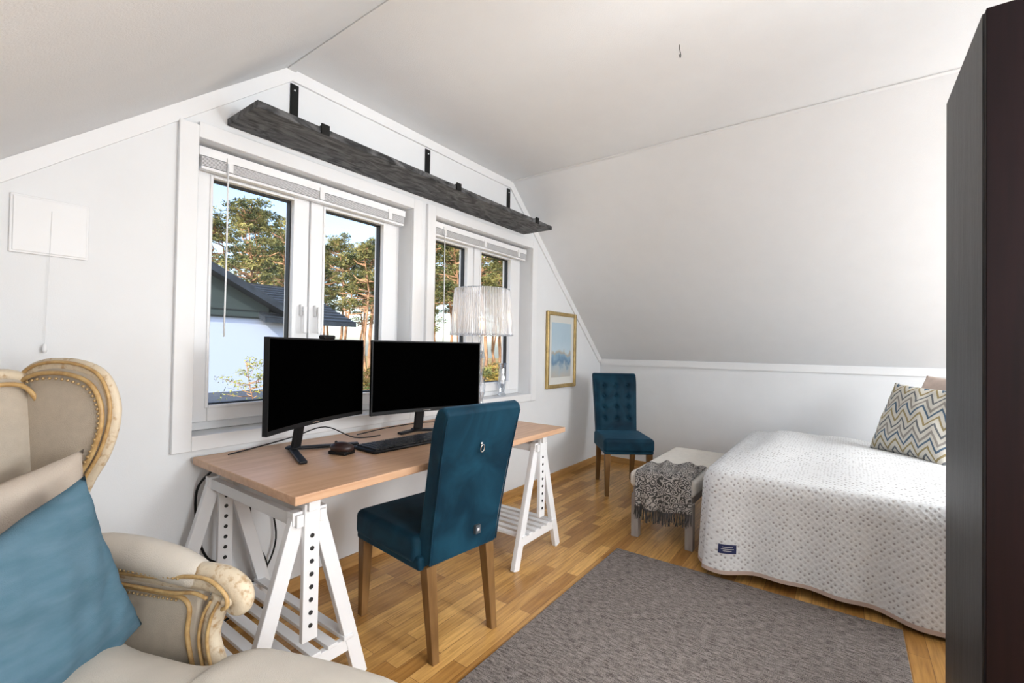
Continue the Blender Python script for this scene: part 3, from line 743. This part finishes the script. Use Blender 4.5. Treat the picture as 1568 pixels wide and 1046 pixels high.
for sx,tg in ((-1,"far"),(1,"near")):
    wo=[(-.46,.62),(-.475,.90),(-.475,1.05),(-.455,1.105),(-.40,1.138),(-.31,1.142),(-.235,1.118),(-.200,1.065),(-.195,1.00),(-.220,.92),(-.262,.85),(-.292,.78),(-.300,.70),(-.31,.62)]
    eu=Vector((sx*.12,.993,0)); en=Vector((-sx*.993,.12,0))
    org=(sx*(.33+.12*.44),0,0)
    padpanel("wing_"+tg,wo,org,eu,(0,0,1),en,.05,linenM,e)
    O_=Vector(org)
    tube("wing_frame_"+tg,[O_+eu*a+Vector((0,0,b)) for a,b in wo[2:]],.0125,carvM,e,flat=1.8)
    tube("wing_outer_gilt_"+tg,[O_+eu*(a*1.02+.010)+Vector((0,0,.9+(b-.9)*1.045))+en*.014 for a,b in wo[2:13]],.0045,giltM,e,n=8)
    tube("wing_inner_gilt_"+tg,[O_+eu*(a*.95-.016)+Vector((0,0,.9+(b-.9)*.93))+en*.024 for a,b in wo[2:13]],.006,giltM,e,n=8)
    pp=smoothpath([(O_+eu*(a*.92-.026)+Vector((0,0,.9+(b-.9)*.87))+en*.029) for a,b in wo[2:12]],14)
    ax=sx*.36
    tube("arm_pad_"+tg,[(ax,-.32,.655),(ax,-.2,.665),(ax,-.08,.663),(ax,.02,.652),(ax,.09,.637),(ax,.12,.625)],.04,cushM,e,radii=[.030,.042,.044,.042,.034,.012],n=16)
    tube("arm_rail_"+tg,[(ax,-.32,.618),(ax,-.1,.618),(ax,.02,.622),(ax,.10,.634),(ax,.17,.632),(ax,.215,.612),(ax,.222,.585),(ax,.20,.572),(ax,.185,.588)],.02,carvM,e,radii=[.018,.019,.022,.026,.027,.025,.020,.015,.010],n=14,flat=1.3)
    tube("arm_gilt_"+tg,[(ax-sx*.024,-.30,.630),(ax-sx*.028,-.1,.628),(ax-sx*.032,.02,.635),(ax-sx*.034,.10,.648),(ax-sx*.036,.16,.648),(ax-sx*.036,.205,.622),(ax-sx*.034,.212,.594),(ax-sx*.032,.196,.582)],.005,giltM,e,n=8)
    tube("arm_gilt_low_"+tg,[(ax-sx*.024,-.30,.600),(ax-sx*.028,-.1,.600),(ax-sx*.030,.04,.600),(ax-sx*.030,.11,.608),(ax-sx*.030,.15,.600)],.0045,giltM,e,n=8)
    balls("scroll_"+tg,[((ax,.198,.597),.018,(2.0,1,1)),((ax,.10,.652),.014,(1.6,1.6,.6)),((ax,.15,.655),.011,(1.6,1.3,.6))],carvM,e)
    tube("arm_post_"+tg,[(ax,.17,.60),(ax,.145,.55),(ax,.135,.49),(ax,.155,.42),(ax,.19,.34),(ax,.19,.24)],.022,carvM,e,radii=[.024,.021,.019,.022,.026,.026],flat=1.2)
    for dy in (-.012,.012):
        tube("post_gilt_%s_%d"%(tg,1 if dy<0 else 2),[(ax-sx*.022,.165+dy,.59),(ax-sx*.022,.143+dy,.55),(ax-sx*.022,.133+dy,.49),(ax-sx*.024,.153+dy,.42),(ax-sx*.026,.185+dy,.35)],.004,giltM,e,n=8)
    prism("arm_panel_"+tg,[(-.40,.24),(.15,.24),(.14,.40),(.11,.50),(.12,.615),(0,.612),(-.40,.62)],'x',ax-.018,ax+.018,linenM,e,.010)
    tube("panel_bead_"+tg,[(ax-sx*.020,.105,.42),(ax-sx*.020,.085,.50),(ax-sx*.020,.085,.575),(ax-sx*.020,.0,.590),(ax-sx*.020,-.30,.592)],.006,giltM,e,n=8)
    nl=[((ax-sx*.036,-.27+.34*k/25,.640),.004,(1,1,1)) for k in range(26)]+[(p,.004,(1,1,1)) for p in pp[::3]]
    nl+=[((ax-sx*.021,-.28+.33*k/25,.578),.0035,(1,1,1)) for k in range(26)]
    balls("nails_"+tg,nl,nailM,e,8)
pillow("throw_pillow",(.145,1.280,.628),(-.8,-.45,-.36),(-.297,-.21,.93),.45,.45,.13,blueP,seed=11)
pillow("throw_pillow",(.108,1.465,.70),(-.86,-.45,-.18),(-.10,-.25,.93),.46,.42,.12,beigeP,seed=12)

# ------------------------------------------------------------------ exterior
grassM=M("heath_grass",(.12,.11,.035),.95,col2=(.34,.23,.07),vscale=.8,detail=6)
boxes("ground",[(-60,140,3.2,160,-3.0,-2.85)],grassM)
hwM=M("house_white_shaded",(.48,.56,.73),.8)  # white wall with the bluish cast of shade put into its colour
sidM=M("house_siding",(.040,.060,.060),.7,var=.2,vscale=3,stretch=(.2,.2,12))
roofM=M("roof_tiles",(.026,.034,.046),.5,var=.4,vscale=6,stretch=(1,6,1))
e=empty("neighbour_house",(5,12,-2.85))
def HB(b): return [(x0-5,x1-5,y0-12,y1-12,z0+2.85,z1+2.85) for x0,x1,y0,y1,z0,z1 in b]
boxes("white_wall",HB([(0,7.0,12,18,-2.85,1.85)]),hwM,e)
prism("gable_siding",[(0.2-5,4.70),(5.75-5,4.70),(5.75-5,4.98),(3-5,6.4),(.2-5,4.98)],'y',-.06,6,sidM,e)
boxes("board_joints",[(-4.8,.75,-.075,-.06,4.72+k*.16,4.735+k*.16) for k in range(2)],gaskM,e)
prism("gable_roof_slab",[(3-5,6.38),(6.2-5,4.76),(6.2-5,4.94),(3-5,6.56),(-.4-5,4.94),(-.4-5,4.76)],'y',-.45,6.2,roofM,e)
mesh("side_roof",[(.5,-.4,4.72),(3.1,-.4,4.72),(3.35,3.2,5.95),(.5,3.2,5.95),(.5,-.4,4.60),(3.1,-.4,4.60),(3.35,3.2,5.83),(.5,3.2,5.83)],[(0,1,2,3),(4,7,6,5),(0,4,5,1),(1,5,6,2),(2,6,7,3),(3,7,4,0)],roofM,e)
tl=[]
for k in range(13):
    f=k/12; tl.append((.5,3.1+.25*f,-.4+3.6*f,-.33+3.6*f,4.72+1.23*f+.01,4.76+1.23*f))
boxes("tile_rows",tl,roofM,e)
boxes("porch_roof",HB([(1.5,6.6,9.4,12.0,-.09,.06)]),roofM,e)
boxes("porch_posts",HB([(1.8,1.95,9.5,9.65,-2.85,-.09),(6.2,6.35,9.5,9.65,-2.85,-.09)]),hwM,e)

barkM=M("pine_bark",(.14,.075,.04),.9,col2=(.52,.30,.17),vscale=2.5,stretch=(1,1,.5),detail=6)
needM=M("pine_needles",(.032,.052,.013),.8,col2=(.30,.275,.085),vscale=.8,detail=3,lo=.38,hi=.66)
leafM=M("birch_leaves",(.16,.20,.03),.8,col2=(.34,.34,.08),vscale=2)
brackM=M("bracken",(.14,.11,.02),.8,col2=(.42,.27,.06),vscale=1.5)
def treemesh(name,seed,h,crown=.5,leaf=needM,clumps=34,qn=70,rs=1.0,trunk=.16,qs=.22,br=.05,clr=(.4,.85),spread=2.6):
    r=random.Random(seed); V=[];F=[];MI=[]
    def tubeseg(P,R,n=6):
        b=len(V)
        for i,p in enumerate(P):
            for j in range(n):
                a=2*math.pi*j/n; V.append((p[0]+R[i]*math.cos(a),p[1]+R[i]*math.sin(a),p[2]))
        for i in range(len(P)-1):
            for j in range(n):
                k=(j+1)%n; F.append((b+i*n+j,b+i*n+k,b+(i+1)*n+k,b+(i+1)*n+j)); MI.append(0)
    P=[];x=y=0
    for i in range(9):
        P.append((x,y,h*i/8*.96)); x+=r.uniform(-.28,.28)*rs; y+=r.uniform(-.28,.28)*rs
    tubeseg(P,[trunk*(1-.8*i/8) for i in range(9)])
    for c in range(clumps):
        f=crown+(1-crown)*r.random(); k=min(int(f*8),7); t=f*8-k
        p=[P[k][q]+(P[k+1][q]-P[k][q])*t for q in range(3)]
        ang=r.uniform(0,6.28); rad=r.uniform(.4,spread)*rs*(1.15-.7*(f-crown)/(1-crown)); up=r.uniform(.0,.9)*rs
        e_=(p[0]+rad*math.cos(ang),p[1]+rad*math.sin(ang),p[2]+up)
        m_=(p[0]+rad*.55*math.cos(ang+.35),p[1]+rad*.55*math.sin(ang+.35),p[2]+up*.25)
        b=len(V)
        for q,rr_ in ((p,br),(m_,br*.75),(e_,br*.3)):
            for (dx,dz) in ((-rr_,-rr_),(rr_,-rr_),(0,rr_)): V.append((q[0]+dx*math.sin(ang),q[1]-dx*math.cos(ang),q[2]+dz))
        for s in (0,1):
            for j in range(3):
                k2=(j+1)%3; F.append((b+s*3+j,b+s*3+k2,b+s*3+3+k2,b+s*3+3+j)); MI.append(0)
        cr=r.uniform(*clr)*rs
        for q in range(qn):
            while True:
                d=(r.uniform(-1,1),r.uniform(-1,1),r.uniform(-1,1))
                if d[0]**2+d[1]**2+d[2]**2<1: break
            c_=Vector((e_[0]+d[0]*cr,e_[1]+d[1]*cr,e_[2]+d[2]*cr*.45))
            u=Vector((r.uniform(-1,1),r.uniform(-1,1),r.uniform(-.4,.8))).normalized()*qs*r.uniform(.6,1.2)
            v=Vector((r.uniform(-1,1),r.uniform(-1,1),r.uniform(-1,1))).normalized()*qs*.3
            b=len(V); V.extend([c_-u-v,c_+u-v,c_+u+v,c_-u+v]); F.append((b,b+1,b+2,b+3)); MI.append(1)
    me=bpy.data.meshes.new(name); me.from_pydata([tuple(v) for v in V],[],F); me.materials.append(barkM); me.materials.append(leaf)
    for p,mi in zip(me.polygons,MI): p.material_index=mi
    return me
pines=[treemesh("pine_%d"%i,20+i,13.2+i*.5,crown=.50+.05*i,clumps=36,qn=110,qs=.11,trunk=.17,br=.055,clr=(.4,.85)) for i in range(4)]
r=random.Random(42)
spots=[]
for row,(yy,n_,sc) in enumerate(((23,11,.80),(28,15,.92),(36,20,1.05),(46,26,1.18))):
    for i in range(n_):
        ratio=.36+(1.75-.36)*(i+r.uniform(.1,.9))/n_
        y=yy+r.uniform(-2,2)
        k=.93 if ratio<.62 else (.93 if ratio<.9 else 1.15)
        spots.append((ratio*y,y,sc*k*r.uniform(.85,1.06)))
for i,(x,y,s) in enumerate(spots):
    o=bpy.data.objects.new("pine_tree",pines[i%4]); o.location=(x,y,-2.9); o.scale=(s,s,s); o.rotation_euler=(0,0,r.uniform(0,6.28)); link(o)
bir=treemesh("birch",77,3.9,crown=.30,leaf=leafM,clumps=60,qn=36,rs=.30,trunk=.03,qs=.026,br=.008,clr=(.4,.9))
o=bpy.data.objects.new("birch_sapling",bir); o.location=(4.12,8.6,-2.86); link(o)
shr=[treemesh("shrub_%d"%i,90+i,2.6,crown=.1,leaf=(brackM,leafM,needM)[i],clumps=26,qn=80,rs=.85,trunk=.05,qs=.09,br=.02) for i in range(3)]
for i in range(16):
    y=r.uniform(14.5,17.5); ratio=.72+.98*(i+.5)/16
    o=bpy.data.objects.new("shrub",shr[i%3]); o.location=(ratio*y,y,-2.9); o.rotation_euler=(0,0,r.uniform(0,6)); link(o)

# ------------------------------------------------------------------ lights
def lamp(name,loc,power,rad,col=(1,1,1)):
    l=bpy.data.lights.new(name,'POINT'); l.energy=power; l.shadow_soft_size=rad; l.color=col
    o=bpy.data.objects.new(name,l); o.location=loc; return link(o)
for (x,y,p,h) in ((1.45,-1.2,118,.95),(3.1,-1.9,108,.90),(.45,-1.55,98,.75)):  # added unseen fill lights for the room, dressed with invented hanging fixtures
    cz=ztop(x)
    e=empty("added_fill_lamp",(x,y,cz))
    lathe("canopy",[(.001,0),(.06,0),(.06,-.02),(.02,-.035),(.001,-.035)],trimM,e)
    tube("cord",[(0,0,-.03),(0,0,-h*.5),(0,0,-h+.32)],.003,pvcM,e,n=6)
    lathe("socket",[(.001,-h+.36),(.018,-h+.35),(.022,-h+.30),(.001,-h+.30)],trimM,e,n=16)
    lamp("light",(0,0,-h),p,.28,(.925,.968,1)).parent=e
lb=lamp("lamp_bulb_light",(0,0,.66),1.2,.03,(1,.74,.44)); lb.parent=bpy.data.objects["table_lamp"]
sun=bpy.data.lights.new("sun",'SUN'); sun.energy=6; sun.angle=.01; sun.color=(1,.93,.82)
so=bpy.data.objects.new("sun",sun); so.rotation_euler=Vector((.85,.30,-.62)).to_track_quat('-Z','Y').to_euler(); link(so)
w=bpy.data.worlds.new("sky"); S.world=w; w.use_nodes=True; t=w.node_tree; bg=t.nodes["Background"]
sk=t.nodes.new("ShaderNodeTexSky"); sk.sky_type='NISHITA'; sk.sun_disc=False; sk.sun_elevation=math.radians(35); sk.sun_rotation=math.radians(250); sk.air_density=.9; sk.dust_density=2.0; sk.ozone_density=1.0
t.links.new(sk.outputs[0],bg.inputs[0]); bg.inputs[1].default_value=.46

# ------------------------------------------------------------------ camera
cam=bpy.data.cameras.new("camera"); cam.sensor_width=36; cam.lens=36*715/1600; cam.clip_start=.02; cam.clip_end=400
co=bpy.data.objects.new("camera",cam); link(co)
yaw=(.8066,.5911); pitch=.0147; roll=.016
f=Vector((yaw[0]*math.cos(pitch),yaw[1]*math.cos(pitch),math.sin(pitch))); rt=Vector((yaw[1],-yaw[0],0)); up=rt.cross(f)
r2=rt*math.cos(roll)+up*math.sin(roll); u2=up*math.cos(roll)-rt*math.sin(roll)
co.matrix_world=Matrix(((r2.x,u2.x,-f.x,0),(r2.y,u2.y,-f.y,0),(r2.z,u2.z,-f.z,1.21),(0,0,0,1)))
S.camera=co
S.view_settings.view_transform='Standard'
